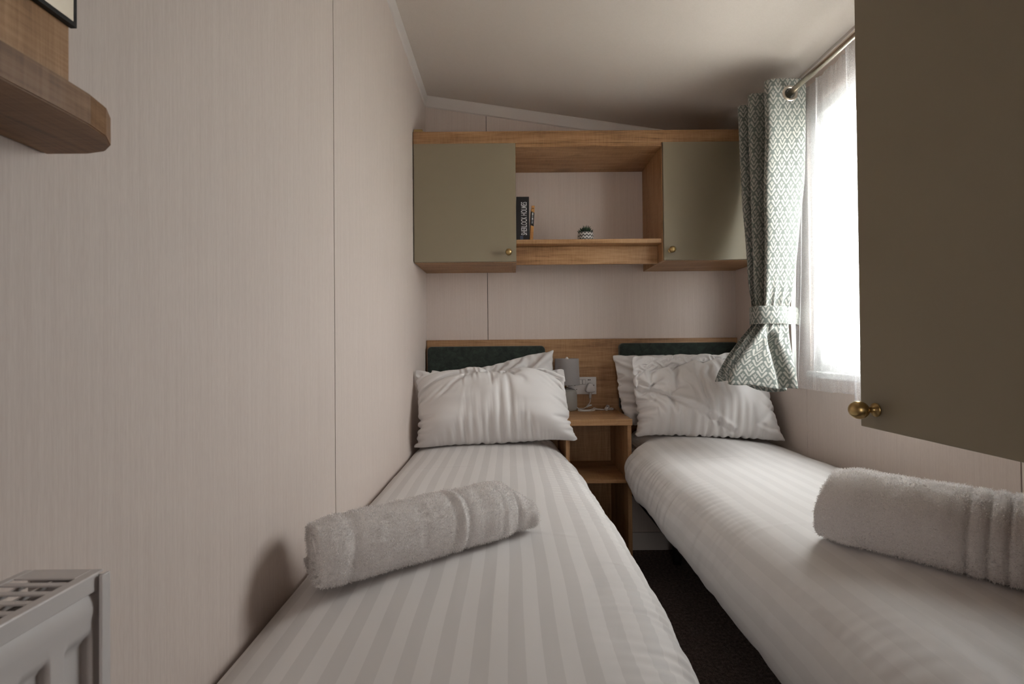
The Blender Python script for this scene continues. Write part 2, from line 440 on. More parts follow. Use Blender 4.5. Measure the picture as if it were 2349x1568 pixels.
# ------------------------------------------------------------------ overhead lockers on the back wall
YF, ZB, ZT = 2.012, 1.390, 1.963
def knob(parent, c, direction, s=1.0):
    prof = [(.0001, 0), (.0105, 0), (.0110, .0012), (.0100, .0030), (.0052, .0055), (.0045, .0120), (.0060, .0145),
            (.0105, .0175), (.0136, .0225), (.0142, .0275), (.0132, .0325), (.0100, .0372), (.0055, .0400), (.0001, .0410)]
    return lathe('knob', [(a*s, b*s) for a, b in prof], c, BRASS, parent, axis=direction, n=36)

lk = tag(empty('overhead_locker', (.354, YB, ZB)), 'oak-effect overhead locker with two olive doors and an open middle shelf on back wall', 'cabinet')
bmm = bmesh.new()
box('top_board', XL+.002, XR-.002, YF+.004, YB-.002, ZT-.054, ZT, WX, lk, bev=.0015)
box('lining_board', .0275, .6675, 2.0175, YB-.002, 1.893, ZT-.0545, WX, lk, bev=.001)
box('bottom_board', XL+.002, .010, 2.032, YB-.002, ZB, ZB+.016, WX, lk, bev=.001)
box('bottom_board', .686, XR-.002, 2.032, YB-.002, ZB, ZB+.016, WX, lk, bev=.001)
box('side_board', .0105, .027, 2.032, YB-.002, ZB-.0005, 1.9085, WZ, lk, bev=.001)
box('side_board', .668, .6855, 2.026, YB-.002, ZB-.0005, 1.9085, WZ, lk, bev=.001)
box('side_board', XL+.002, XL+.016, 2.032, YB-.002, ZB+.017, 1.9085, WZ, lk, bev=.001)
box('side_board', XR-.018, XR-.002, 2.032, YB-.002, ZB+.017, 1.9085, WZ, lk, bev=.001)
box('shelf', .0275, .6675, 2.030, YB-.002, 1.4705, 1.4895, WX, lk, bev=.0015)
box('lower_fascia', .0275, .6675, 2.088, 2.104, ZB-.001, 1.470, WX, lk, bev=.001)
d1 = box('door', XL+.004, .027, YF, 2.0305, ZB+.001, 1.9080, OLIVE, lk, bev=.0012)
d2 = box('door', .6725, XR-.006, YF, 2.0305, ZB+.001, 1.9080, OLIVE, lk, bev=.0012)
knob(d1, (-.006, YF, 1.427), '-y'); knob(d2, (.700, YF, 1.432), '-y')
bm = bmesh.new(); add_box(bm, -.421, -.372, 2.022, 2.044, ZT+.0005, ZT+.004, .001); add_box(bm, -.419, -.380, 2.020, 2.040, ZT+.003, ZT+.013, .002)
tag(from_bm('corner_bracket', bm, BRASS, lk), 'small metal bracket')

# books and plant in the open middle
def text_mesh(name, s, size, mat, parent, M, width=None, extrude=.0002, font_sx=1.0):
    cu = bpy.data.curves.new(name, 'FONT'); cu.body = s; cu.size = size; cu.extrude = extrude
    cu.align_x = 'CENTER'; cu.align_y = 'CENTER'; cu.offset = size*.010
    ob = bpy.data.objects.new(name, cu); COL.objects.link(ob)
    dg = bpy.context.evaluated_depsgraph_get(); me = bpy.data.meshes.new_from_object(ob.evaluated_get(dg))
    bpy.data.objects.remove(ob)
    co = np.array([v.co[:] for v in me.vertices]); cx = (co[:, 0].max()+co[:, 0].min())/2; cy = (co[:, 1].max()+co[:, 1].min())/2
    sx = (width/(co[:, 0].max()-co[:, 0].min())) if width else 1.0
    me.transform(Matrix.Diagonal((sx, 1, 1, 1)) @ Matrix.Translation((-cx, -cy, 0))); me.transform(M)
    return link(name, me, mat, parent)
SZ = 1.4895
BLK = plain('book_black', (0.008, 0.008, 0.010), .35)
PAGES = plain('book_pages', (0.42, 0.39, 0.33), .8)
LET = plain('book_letters', (0.55, 0.55, 0.57), .5)
ORANGE = NT('book_orange'); _n = ORANGE.noise(ORANGE.coords(), 60, 2)
ORANGE = ORANGE.base(ORANGE.ramp(_n, [(.4, (0.42, 0.19, 0.055)), (.6, (0.52, 0.26, 0.075))]), .5)
bk = tag(empty('book', (.058, 2.17, SZ)), 'thick black book with tall white spine lettering, beside left locker door', 'book')
bm = bmesh.new(); add_box(bm, .0300, .0875, 2.088, 2.092, SZ, SZ+.208, .0012)   # spine
add_box(bm, .0300, .0325, 2.088, 2.215, SZ, SZ+.208, .0008); add_box(bm, .0850, .0875, 2.088, 2.215, SZ, SZ+.208, .0008)
from_bm('cover', bm, BLK, bk)
box('pages', .0327, .0848, 2.0925, 2.212, SZ+.002, SZ+.205, PAGES, bk)
Mt = Matrix.Translation((.0640, 2.0868, SZ+.1085)) @ Euler((PI/2, 0, 0)).to_matrix().to_4x4() @ Euler((0, 0, PI/2)).to_matrix().to_4x4()
tag(text_mesh('spine_lettering', 'SHERLOCK HOLMES', .037, LET, bk, Mt, width=.150), 'white capital letters')
box('spine_picture', .046, .060, 2.0871, 2.0882, SZ+.004, SZ+.030, plain('spine_blue', (.06, .08, .13), .5), bk)

b2 = tag(empty('book', (.101, 2.17, SZ)), 'thin orange paperback with black spine band, leaning on the thick black book', 'book')
def shear_box(name, x0, x1, y0, y1, z0, z1, mat, tilt=.055, dzr=0.0):
    V = []
    for (x, y, z) in ((x0, y0, z0), (x1, y0, z0), (x1, y1, z0), (x0, y1, z0), (x0, y0, z1), (x1, y0, z1), (x1, y1, z1), (x0, y1, z1)):
        zz = z + (dzr*(x-x0)/(x1-x0)); V.append((x+(zz-SZ)*tilt-.0, y, zz))
    return np_mesh(name, V, [(0, 3, 2, 1), (4, 5, 6, 7), (0, 1, 5, 4), (1, 2, 6, 5), (2, 3, 7, 6), (3, 0, 4, 7)], mat, b2, smooth=False)
shear_box('cover', .0895, .1035, 2.085, 2.205, SZ, SZ+.166, ORANGE)
shear_box('spine_band', .0893, .1037, 2.0842, 2.0853, SZ+.078, SZ+.140, BLK, dzr=-.006)
for k, (z0, z1) in enumerate(((.086, .090), (.094, .097), (.101, .112), (.116, .119), (.122, .134))):
    shear_box('spine_lettering', .0935, .0993, 2.0836, 2.0841, SZ+z0, SZ+z1, LET)
shear_box('spine_lettering', .0925, .1005, 2.0838, 2.0849, SZ+.152, SZ+.1545, BLK)

POTM = NT('zigzag_pot')
_c = POTM.add('ShaderNodeTexCoord'); _s = POTM.add('ShaderNodeSeparateXYZ'); POTM.l.new(_c.outputs['Object'], _s.inputs[0])
_a = POTM.math('MULTIPLY', POTM.math('ARCTAN2', _s.outputs[1], _s.outputs[0]), 14/(2*PI))
_tri = POTM.math('ABSOLUTE', POTM.math('SUBTRACT', POTM.math('FRACT', POTM.math('ADD', _a, 20)), .5))
_z = POTM.math('DIVIDE', _s.outputs[2], .0155)
_k = POTM.math('FRACT', POTM.math('ADD', _z, POTM.math('MULTIPLY', _tri, 1.1)))
_m = POTM.ramp(_k, [(.30, (0, 0, 0)), (.36, (1, 1, 1)), (.64, (1, 1, 1)), (.70, (0, 0, 0))])
POTM = POTM.base(POTM.mix(_m, (.58, .56, .54), (.012, .012, .014)), .5)
pl = tag(empty('potted_succulent', (.350, 2.135, SZ)), 'small spiky dark green succulent in a black and white zigzag pot', 'plant')
lathe('pot', [(.0001, .0005), (.027, .0005), (.0345, .006), (.0365, .020), (.0365, .040), (.0345, .052), (.0315, .052), (.031, .044), (.0001, .044)], (.350, 2.135, SZ), POTM, pl)
GREEN = NT('succulent_green'); _n = GREEN.noise(GREEN.coords(), 50, 2)
GREEN = GREEN.base(GREEN.ramp(_n, [(.4, (.006, .022, .012)), (.6, (.016, .055, .020))]), .45)
for ring, (cnt, tilt, ln) in enumerate(((1, .02, .040), (7, .32, .040), (12, .62, .040), (14, .95, .034))):
    for i in range(cnt):
        a = 2*PI*i/cnt+ring*.4+random.uniform(-.15, .15); tl = tilt+random.uniform(-.1, .1); L = ln*random.uniform(.85, 1.1)
        d = np.array([math.sin(tl)*math.cos(a), math.sin(tl)*math.sin(a), math.cos(tl)])
        p0 = np.array([.350, 2.135, SZ+.042])+np.array([math.cos(a), math.sin(a), 0])*.003*ring
        p1 = p0+d*L*.5; p2 = p0+d*L*.95+np.array([0, 0, .004])
        tube('leaf', [p0, p1, p2], [.0022, .0040, .0036, .0004], GREEN, pl, n=6, res=7, cap=False)

# ------------------------------------------------------------------ headboard
HB = 2.302
hb = tag(empty('headboard', (.354, YB, .30)), 'wide oak-effect headboard with two green velvet pads running behind both beds', 'headboard')
box('board', XL+.002, XR-.002, HB, YB-.001, .30, 1.054, WX, hb, bev=.002)
def cushion(x0, x1, z0, z1, lab):
    # rounded upholstered pad
    n = 28; cr = .022
    bm = bmesh.new(); add_box(bm, x0, x1, HB-.034, HB-.001, z0, z1, .0)
    es = [e for e in bm.edges if abs(e.verts[0].co.x-e.verts[1].co.x) < 1e-6 and abs(e.verts[0].co.z-e.verts[1].co.z) < 1e-6]
    bmesh.ops.bevel(bm, geom=es, offset=cr, segments=6, profile=.5, affect='EDGES')
    fr = [f for f in bm.faces if f.normal.y < -.9]
    es = [e for f in fr for e in f.edges]
    bmesh.ops.bevel(bm, geom=es, offset=.009, segments=4, profile=.5, affect='EDGES')
    o = from_bm('cushion', bm, VELVET, hb, smooth=True)
    o.data.set_sharp_from_angle(angle=1.2)
    return tag(o, lab)
cushion(-.412, .168, .70, 1.022, 'dark green velvet pad')
cushion(.534, 1.122, .70, 1.031, 'dark green velvet pad')

# ------------------------------------------------------------------ nightstand
NT_ = .7095; NX0, NX1, NY0 = .2275, .5050, 1.9535
ns = tag(empty('nightstand', (.365, 2.13, 0)), 'oak-effect open nightstand with one shelf between the two beds', 'nightstand')
box('top', NX0-.004, NX1+.003, NY0-.008, HB-.001, NT_-.0265, NT_, WX, ns, bev=.0012)
box('side_panel', NX0, NX0+.017, NY0, HB-.002, .0, NT_-.027, WZ, ns, bev=.001)
box('side_panel', NX1-.017, NX1, NY0, HB-.002, .0, NT_-.027, WZ, ns, bev=.001)
box('back_panel', NX0+.0175, NX1-.0175, HB-.014, HB-.002, .0, NT_-.027, WZ, ns)
box('shelf', NX0+.0175, NX1-.0175, NY0+.001, HB-.0145, .439, .4525, WX, ns, bev=.001)

# ------------------------------------------------------------------ double socket with plug
SX0, SX1, SZ0, SZ1 = .276, .4215, .779, .865
so = tag(empty('wall_socket', (.35, HB, .82)), 'white double wall socket with switches on the oak headboard', 'socket')
box('faceplate', SX0, SX1, HB-.010, HB-.0005, SZ0, SZ1, PLASTIC, so, bev=.0025)
def switch(x):
    V = [(x-.0065, HB-.0100, .8300), (x+.0065, HB-.0100, .8300), (x+.0065, HB-.0100, .8515), (x-.0065, HB-.0100, .8515),
         (x-.0065, HB-.0145, .8300), (x+.0065, HB-.0145, .8300), (x+.0065, HB-.0112, .8515), (x-.0065, HB-.0112, .8515)]
    np_mesh('switch', V, [(4, 5, 6, 7), (0, 4, 7, 3), (1, 2, 6, 5), (0, 1, 5, 4), (3, 7, 6, 2)], PLASTIC, so, smooth=False)
    box('switch_gap', x-.0072, x+.0078, HB-.0104, HB-.0099, .8285, .8525, DARK, so)
switch(.3435); switch(.3600)
box('usb_port', .3790, .3850, HB-.0106, HB-.0099, .8485, .8530, DARK, so); box('usb_port', .3868, .3928, HB-.0106, HB-.0099, .8485, .8530, DARK, so)
for (x, z, w, h) in ((.3145, .8240, .0040, .0060), (.2990, .8240, .0036, .0030), (.3070, .8350, .0030, .0060), (.3230, .8035, .0040, .0036), (.4085, .8240, .0042, .0042)):
    box('pin_hole', x-w/2, x+w/2, HB-.0106, HB-.0099, z-h/2, z+h/2, DARK, so)

def plug_mesh(name, cx, cy, cz, mat, parent):
    # rounded triangular body, protruding towards -y
    out = []
    pts = [(0, .026), (.010, .022), (.019, .004), (.0235, -.010), (.020, -.0185), (.010, -.0205), (-.010, -.0205), (-.020, -.0185), (-.0235, -.010), (-.019, .004), (-.010, .022)]
    P, _ = spline(pts+[pts[0]], 45); P = P[:-1]
    for (sc, y) in ((.0, 0), (.96, 0), (1.0, -.002), (1.0, -.020), (.97, -.024), (.90, -.0265), (.80, -.0275), (.0, -.0278)):
        out.append(np.stack([cx+P[:, 0]*sc, np.full(len(P), cy+y), cz+P[:, 1]*sc], -1))
    return np_mesh(name, np.vstack(out), grid_faces(len(out), len(P), close_c=True), mat, parent)
pg = tag(empty('power_cable', (.39, 2.24, NT_)), 'white cable with triangular plug in the wall socket, dropping onto the nightstand', 'cable')
plug_mesh('plug', .3880, HB-.0105, .8110, PLASTIC, pg)
tube('strain_relief', [(.3880, HB-.022, .796), (.3882, HB-.023, .785), (.3880, HB-.024, .760)], [.0072, .0070, .0050], PLASTIC, pg, n=12, res=14)
tube('cord', [(.3880, HB-.024, .764), (.386, 2.272, .745), (.374, 2.266, .7285), (.358, 2.262, .716), (.345, 2.262, .7130), (.333, 2.264, .7130), (.322, 2.265, .7150), (.310, 2.264, .7350), (.300, 2.262, .745)], .0021, PLASTIC, pg, res=70)
tube('cord_tag', [(.366, 2.262, .7190), (.378, 2.262, .7260), (.392, 2.260, .7300)], [.0030, .0052, .0036], PLASTIC, pg, n=8, res=12)

cs = tag(empty('lamp_cable', (.37, 2.2, NT_)), 'white looped cable with inline switch lying on the nightstand top', 'cable')
zt = NT_+.0026
tube('cord', [(.300, 2.222, zt+.004), (.314, 2.222, zt+.012), (.319, 2.213, zt+.004), (.318, 2.196, zt), (.330, 2.186, zt), (.355, 2.184, zt), (.382, 2.192, zt), (.395, 2.205, zt), (.398, 2.217, zt), (.390, 2.226, zt), (.392, 2.238, zt), (.402, 2.243, zt), (.416, 2.236, zt), (.435, 2.226, zt), (.450, 2.222, zt)], .0024, PLASTIC, cs, res=120)
tube('cord', [(.321, 2.202, zt+.0046), (.345, 2.209, zt+.001), (.375, 2.220, zt), (.392, 2.228, zt+.004), (.400, 2.240, zt+.0065), (.416, 2.243, zt+.001), (.435, 2.236, zt), (.450, 2.230, zt)], .0024, PLASTIC, cs, res=80)
tube('cord', [(.462, 2.214, zt+.002), (.478, 2.207, zt+.002), (.487, 2.216, zt+.004), (.481, 2.230, zt+.006), (.463, 2.232, zt+.004)], .0024, PLASTIC, cs, res=50)
bm = bmesh.new(); add_box(bm, -.0085, .0085, -.022, .022, -.0075, .0075, .004, 3)
bm.transform(Matrix.Translation((.458, 2.220, NT_+.0118)) @ Euler((.25, .35, -.35)).to_matrix().to_4x4())
sw = from_bm('inline_switch', bm, PLASTIC, cs, smooth=True)
bm = bmesh.new(); add_box(bm, -.0035, .0035, -.007, .007, .0060, .0095, .001)
bm.transform(Matrix.Translation((.458, 2.220, NT_+.0118)) @ Euler((.25, .35, -.35)).to_matrix().to_4x4())
from_bm('rocker', bm, plain('switch_grey', (.35, .35, .37), .4), sw)

# ------------------------------------------------------------------ lamp
LX, LY = .2690, 2.2330
lp = tag(empty('table_lamp', (LX, LY, NT_)), 'small grey table lamp with drum shade on the nightstand', 'lamp')
lathe('lamp_base', [(.0001, .0005), (.040, .0005), (.0445, .003), (.0470, .012), (.0478, .030), (.0472, .070), (.0455, .086), (.0420, .0955), (.0350, .1015), (.0240, .1042), (.0120, .1050), (.0001, .1050)], (LX, LY, NT_), CERAMIC, lp, n=56)
lathe('lamp_stem', [(.0001, .104), (.0075, .104), (.0075, .107), (.0058, .108), (.0058, .128), (.0140, .129), (.0140, .160), (.0001, .160)], (LX, LY, NT_), CHROME, lp, n=28)
sh = lathe('lamp_shade', [(.0605, .1240), (.0612, .1238), (.0612, .1255), (.0572, .2470), (.0572, .2490), (.0558, .2490), (.0558, .2470), (.0597, .1255), (.0597, .1240), (.0605, .1240)], (LX, LY, NT_), SHADE, lp, n=64)
BULB = plain('bulb_frosted', (.75, .73, .70), .3)
lathe('bulb', [(.0001, .160), (.010, .161), (.0125, .185), (.0165, .215), (.0150, .235), (.0085, .250), (.0040, .256), (.0001, .258)], (LX, LY, NT_), BULB, lp, n=24)

# ------------------------------------------------------------------ beds (bases, mattresses, duvets)
MATT = plain('mattress_ticking', (.50, .49, .48), .8)
BASE = plain('bed_base_black', (.012, .011, .011), .8)
def bed(x0, x1, y0, y1, z0, z1, lab):
    b = tag(empty('bed', ((x0+x1)/2, (y0+y1)/2, 0)), lab, 'bed', 'single beds')
    box('bed_base', x0+.03, x1-.012, y0+.03, y1, z0-.10, z0-.001, BASE, b, bev=.004)
    box('mattress', x0, x1-.004, y0, y1, z0, z1, MATT, b, bev=.03, seg=4)
    for (x, y) in ((x0+.22, y0+.14), (x1-.10, y0+.14), (x0+.22, y1-.10), (x1-.10, y1-.10)):
        lathe('leg', [(.0001, 0), (.018, 0), (.020, .02), (.024, z0-.101), (.0001, z0-.101)], (x, y, 0), BASE, b, n=16)
    return b
BY0, BY1 = .42, 2.262
bed(-.410, .205, BY0, BY1, .395, .565, 'low single bed under white striped duvet along the left wall')
bed(.545, 1.120, BY0, BY1, .395, .590, 'low single bed under white striped duvet along the window wall')

def duvet(name, prof, side_dx, hem_z, y0, y1, xc, wallside, seed, lab, dome):
    ny, nt = 470, 250
    P, s = spline(prof, nt)
    ys = np.linspace(y0, y1, ny); Yg, Sg = np.meshgrid(ys, s, indexing='ij')
    X = np.repeat(P[None, :, 0], ny, 0); Z = np.repeat(P[None, :, 1], ny, 0)
    # weight that picks out the free side
    w = sstep(.10, .24, np.abs(X-wallside)-.40) if True else 0
    X = X + w*side_dx(Yg)
    free = sstep(.58, .40, Z)*w
    zt = .60
    Z = np.where((w > .2) & (Z < .56), .56-(.56-Z)*((.56-hem_z(Yg))/(.56-.40)), Z)
    # normals in cross-section
    tx = np.gradient(X, axis=1); tz = np.gradient(Z, axis=1); L = np.sqrt(tx**2+tz**2)+1e-9
    nx, nz = -tz/L, tx/L
    if wallside > 0: pass
    sgn = np.sign(np.mean(nz[:, nt//3:2*nt//3])); nx *= sgn; nz *= sgn
    # arc coordinate from the centre line
    ic = np.argmin(np.abs(P[:, 0]-xc)); U = (Sg-s[ic])*(1 if P[-1, 0] > P[0, 0] else -1)+P[ic, 0]
    top = np.clip(nz, 0, 1)
    h = dome(X, Yg)*top
    h += .0035*vnoise(X*5+3, Yg*3.2, seed)*top + .0016*vnoise(X*13, Yg*8+U*4, seed+1)
    # fine puckers gathered along the rounded edge, running across it
    edge = np.exp(-((Z-.563)/.035)**2)*w
    edge3 = np.exp(-((Z-.578)/.045)**2)*w; sgnU = 1 if P[-1, 0] < P[0, 0] else -1
    edge2 = np.exp(-((Z-.50)/.07)**2)*w
    pm = sstep(-.25, .75, vnoise(Yg*4.2, Yg*0+3.3, seed+2))
    ph = Yg*245 + U*60*sgnU + 4.5*vnoise(Yg*6, U*9, seed+3)
    h += .0030*edge3*pm*np.sin(ph)*(0.6+.4*vnoise(Yg*30, U*9, seed+4))
    h += .0028*edge*np.sin(Yg*47+2.5*vnoise(Yg*5, U*6, seed+9))*sstep(-.5, .5, vnoise(Yg*3.1, Yg*0+8, seed+10))
    fold = vnoise(Yg*13+U*7, U*2.6+Yg*1.2, seed+5)
    h += .0060*edge2*fold
    h += .0036*edge2*vnoise(Yg*46+U*16, U*4, seed+6)*sstep(.4, 1.4, Yg)
    h += .0012*np.exp(-((Yg-1.04-.02*vnoise(X*6, X*0, seed))/.006)**2)*top     # ironed fold line
    h += .0010*np.exp(-((Yg-1.62-.02*vnoise(X*4, X*0+3, seed))/.006)**2)*top
    # irregular hem
    Z = Z + free*sstep(.46, .40, Z)*(.006*vnoise(Yg*6, Yg*0, seed+7)+.003*vnoise(Yg*25, Yg*0, seed+8))
    V = np.stack([X+nx*h, Yg, Z+nz*h], -1)
    # foot and head ends roll over
    for (side, e) in ((0, y0), (1, y1)):
        d = (Yg-y0) if side == 0 else (y1-Yg)
        k = np.clip(1-d/.05, 0, 1); V[..., 2] -= .045*k**3
    V = V.reshape(-1, 3)
    if wallside < 0: V[:, 0] = np.maximum(V[:, 0], XL+.001)
    else: V[:, 0] = np.minimum(V[:, 0], XR-.002)
    f = grid_faces(ny, nt)
    if P[-1, 0] < P[0, 0]: f = f[:, ::-1]
    o = np_mesh(name, V, f, STRIPE if wallside < 0 else STRIPE2, origin=(xc, (y0+y1)/2, .60), uv=np.stack([U.ravel(), Yg.ravel()], -1))
    m = o.modifiers.new('thick', 'SOLIDIFY'); m.thickness = .006; m.offset = -1
    return tag(o, lab, 'duvet', 'striped duvets')
duvet('duvet',
      [(XL+.003, .500), (XL+.003, .545), (-.405, .572), (-.36, .588), (-.25, .598), (-.08, .602), (.06, .600), (.15, .592), (.215, .575), (.255, .545), (.272, .505), (.274, .455), (.266, .415), (.250, .398), (.228, .402)],
      lambda y: np.interp(y, [.45, .69, .85, 1.126, 1.41, 1.66, 1.80, 1.93, 2.10, 2.25], [.0, .003, .012, .012, .002, -.004, -.012, -.035, -.052, -.052]),
      lambda y: .40+0*y, .425, 2.255, .004, XL, 21,
      'white duvet with satin stripes on the left bed, against the panelled wall',
      lambda X, Y: .006*np.exp(-((Y-1.95)/.18)**2) - .05*sstep(.95, .45, Y)*sstep(0, -.42, X)*.3)
duvet('duvet',
      [(XR-.003, .510), (XR-.003, .565), (1.110, .592), (1.06, .606), (.95, .618), (.80, .624), (.68, .621), (.60, .612), (.545, .595), (.505, .562), (.482, .515), (.475, .460), (.480, .418), (.494, .400), (.515, .403)],
      lambda y: np.interp(y, [.45, .8, 1.3, 1.8, 1.945, 1.99, 2.10, 2.25], [.0, .0, -.003, -.004, -.002, .040, .050, .050]),
      lambda y: np.interp(y, [.4, .9, 1.3, 1.80, 1.90, 1.95, 2.2], [.388, .40, .412, .412, .436, .462, .47]), .425, 2.255, .80, XR, 51,
      'white duvet with satin stripes on the right bed, beside the window wall',
      lambda X, Y: .006*np.exp(-((Y-1.90)/.2)**2))

# ------------------------------------------------------------------ pillows: cloth bags inflated by a small position-based solver
def pillow(name, corners, w, h, thick, seed, mat, lab, group, planes=(), nx=96, ny=64, steps=110, shrink=.997, pres=34., pins=(), sag=0.0, kg=.03, edge=None, gather=None, creases=(), exc=.014, bend=.06):
    """corners: TL, TR, BL, BR world positions the case is held near; planes: (point, normal) half-spaces kept free"""
    TL, TR, BL, BR = [np.array(c, float) for c in corners]
    r = np.random.default_rng(seed)
    a = np.linspace(0, 1, nx); b = np.linspace(0, 1, ny); B_, A_ = np.meshgrid(b, a, indexing='ij')
    mid = ((BL*(1-A_[..., None])+BR*A_[..., None])*(1-B_[..., None])+(TL*(1-A_[..., None])+TR*A_[..., None])*B_[..., None])
    if edge is not None: mid = mid+edge(A_, B_)
    N = np.cross(BR-BL, TL-BL); N /= np.linalg.norm(N)          # towards the camera (-y)
    if N[1] > 0: N = -N
    prof = (4*A_*(1-A_))**.45*(4*B_*(1-B_))**.45
    X = np.stack([mid+N*(thick*.30*prof)[..., None], mid-N*(thick*.30*prof)[..., None]])
    rn = vnoise(A_*14, B_*10, seed)*.004+vnoise(A_*34, B_*26, seed+1)*.0018
    X[0] += N*rn[..., None]; X[1] -= N*rn[..., None]
    Xp = X.copy()
    dx, dy = w/(nx-1), h/(ny-1)
    # seam rows are a touch shorter so the case puckers there
    H = np.full((ny, nx-1), dx); H[0] *= shrink; H[-1] *= shrink; Vr = np.full((ny-1, nx), dy); Vr[:, 0] *= shrink; Vr[:, -1] *= shrink
    ex = lambda t: np.exp(-t/.20)
    H *= 1+exc*(ex(1-b)+.12*ex(b))[:, None]; Vr *= 1+.6*exc*(ex(a)+ex(1-a))[None, :]
    H[0] = dx*shrink; H[-1] = dx*shrink; Vr[:, 0] = dy*shrink; Vr[:, -1] = dy*shrink
    if gather is not None:
        ga = a[:-1]; H[-1] *= 1-(1-gather[2])*np.exp(-((ga-gather[0])/gather[1])**2); H[-2] *= 1-(1-gather[2])*.5*np.exp(-((ga-gather[0])/gather[1])**2)
    diag = math.hypot(dx, dy)
    sets = []
    def mk(s0, s1, rest, k): sets.append((s0, s1, rest, k))
    sl = slice(None)
    for p in (0, 1):
        n = (nx-1-p+1)//2
        mk((sl, sl, slice(p, p+2*n-1+0, 2)), (sl, sl, slice(p+1, p+2*n, 2)), H[:, p::2][:, :n], 1.0)
        n = (ny-1-p+1)//2
        mk((sl, slice(p, p+2*n-1, 2), sl), (sl, slice(p+1, p+2*n, 2), sl), Vr[p::2][:n], 1.0)
        n = (ny-1-p+1)//2
        mk((sl, slice(p, p+2*n-1, 2), slice(0, nx-1)), (sl, slice(p+1, p+2*n, 2), slice(1, nx)), diag, .35)
        mk((sl, slice(p, p+2*n-1, 2), slice(1, nx)), (sl, slice(p+1, p+2*n, 2), slice(0, nx-1)), diag, .35)
    def solve(s):
        s0, s1, rest, k = s
        d = X[s1]-X[s0]; L = np.sqrt((d*d).sum(-1))+1e-9
        c = (d*((L-rest)/L*.5*k)[..., None]); X[s0] += c; X[s1] -= c
    area0 = w*h
    cidx = [(ny-1, 0, TL), (ny-1, nx-1, TR), (0, 0, BL), (0, nx-1, BR)]
    dt = 1/60.
    for it in range(steps):
        V = (X-Xp)*.90; Xp = X.copy()
        gu = np.gradient(X, axis=2); gv = np.gradient(X, axis=1); nrm = np.cross(gu, gv)   # area-weighted
        s0 = 1.0 if (nrm[0].sum((0, 1))@N) > 0 else -1.0
        nrm[0] *= s0; nrm[1] *= -s0
        vol = ((X[0]-X[1])@N).mean()*area0
        P = pres*max(0., 1.-vol/(thick*.62*area0))*14000
        acc = nrm*P*8
        al = np.sqrt((acc**2).sum(-1))[..., None]; acc *= np.minimum(1, 60/(al+1e-9))
        acc[..., 2] -= .25+sag
        X = X+V+acc*dt*dt
        for q in range(7):
            for s in sets: solve(s)
            if q % 2 == 0:
                for (e0_, e1_, rs) in (((sl, sl, slice(0, nx-3)), (sl, sl, slice(3, nx)), 3*dx), ((sl, slice(0, ny-3), sl), (sl, slice(3, ny), sl), 3*dy)):
                    d = X[e1_]-X[e0_]; L = np.sqrt((d*d).sum(-1))+1e-9; c = d*(np.minimum(0, L-rs*.985)/L*bend)[..., None]
                    X[e0_] += c; X[e1_] -= c
            for e in ((slice(0, 1), sl), (slice(ny-1, ny), sl), (sl, slice(0, 1)), (sl, slice(nx-1, nx))):
                m = (X[0][e]+X[1][e])*.5; X[0][e] = m; X[1][e] = m
            if q == 0:
                D_ = (mid-(X[0]+X[1])*.5)*kg; X += D_[None]
            for (j, i, t) in cidx:
                X[:, j, i] += (t-X[:, j, i])*.35
            for (bj, ai, t, k) in pins:
                j, i = int(bj*(ny-1)), int(ai*(nx-1)); X[:, j, i] += (np.array(t)-X[:, j, i])*k
            for (pt, nn) in planes:
                d = (X-np.array(pt))@np.array(nn); m = d < 0
                X[m] -= d[m][:, None]*np.array(nn)
                Xp[m] = X[m]*.6+Xp[m]*.4
    # light smoothing inside
    Y = X.copy(); Y[:, 1:-1, 1:-1] = X[:, 1:-1, 1:-1]*.6+.1*(X[:, 2:, 1:-1]+X[:, :-2, 1:-1]+X[:, 1:-1, 2:]+X[:, 1:-1, :-2]); X = Y
    for (a0, b0, a1, b1, dep, wid) in creases:          # pressed folds on the front
        ux, uy = (a1-a0)*w, (b1-b0)*h; Lc = math.hypot(ux, uy); ux /= Lc; uy /= Lc
        px, py = (A_-a0)*w, (B_-b0)*h; al_ = px*ux+py*uy; pe = -px*uy+py*ux
        bow = pe-.006*np.sin(al_/Lc*PI)
        env = sstep(-.01, .03, al_)*sstep(Lc+.01, Lc-.05, al_)*sstep(0, .03, A_)*sstep(0, .03, 1-A_)*sstep(0, .02, B_)*sstep(0, .02, 1-B_)
        X[0] += N*(dep*env*(np.exp(-(bow/wid)**2)*-1+.8*np.exp(-((bow-wid*1.6)/(wid*1.2))**2)))[..., None]
    # weld boundary: map back-sheet boundary to front
    idx0 = np.arange(nx*ny).reshape(ny, nx); idx1 = idx0.copy(); inner = idx0[1:-1, 1:-1]
    idx1[1:-1, 1:-1] = nx*ny+np.arange(inner.size).reshape(inner.shape)
    verts = np.vstack([X[0].reshape(-1, 3), X[1][1:-1, 1:-1].reshape(-1, 3)])
    def q4(id_, flip):
        f = np.stack([id_[:-1, :-1], id_[:-1, 1:], id_[1:, 1:], id_[1:, :-1]], -1).reshape(-1, 4)
        return f[:, ::-1] if flip else f
    faces = np.vstack([q4(idx0, False), q4(idx1, True)])
    o = np_mesh(name, verts, faces, mat, origin=tuple((BL+BR)/2))
    sb = o.modifiers.new('soft', 'SUBSURF'); sb.levels = 1; sb.render_levels = 1
    return tag(o, lab, 'pillow', group)

bedL = ((0, 0, .602), (0, 0, 1)); bedR = ((0, 0, .628), (0, 0, 1))
wallL = ((XL+.003, 0, 0), (1, 0, 0)); wallR = ((XR-.003, 0, 0), (-1, 0, 0))
def sag_edge(top, bot, c):
    return lambda A, B: np.stack([0*A, 0*A, -top*np.exp(-((A-c)/.33)**2)*B**2*(4*A*(1-A))**.3 + 0*bot*B], -1)
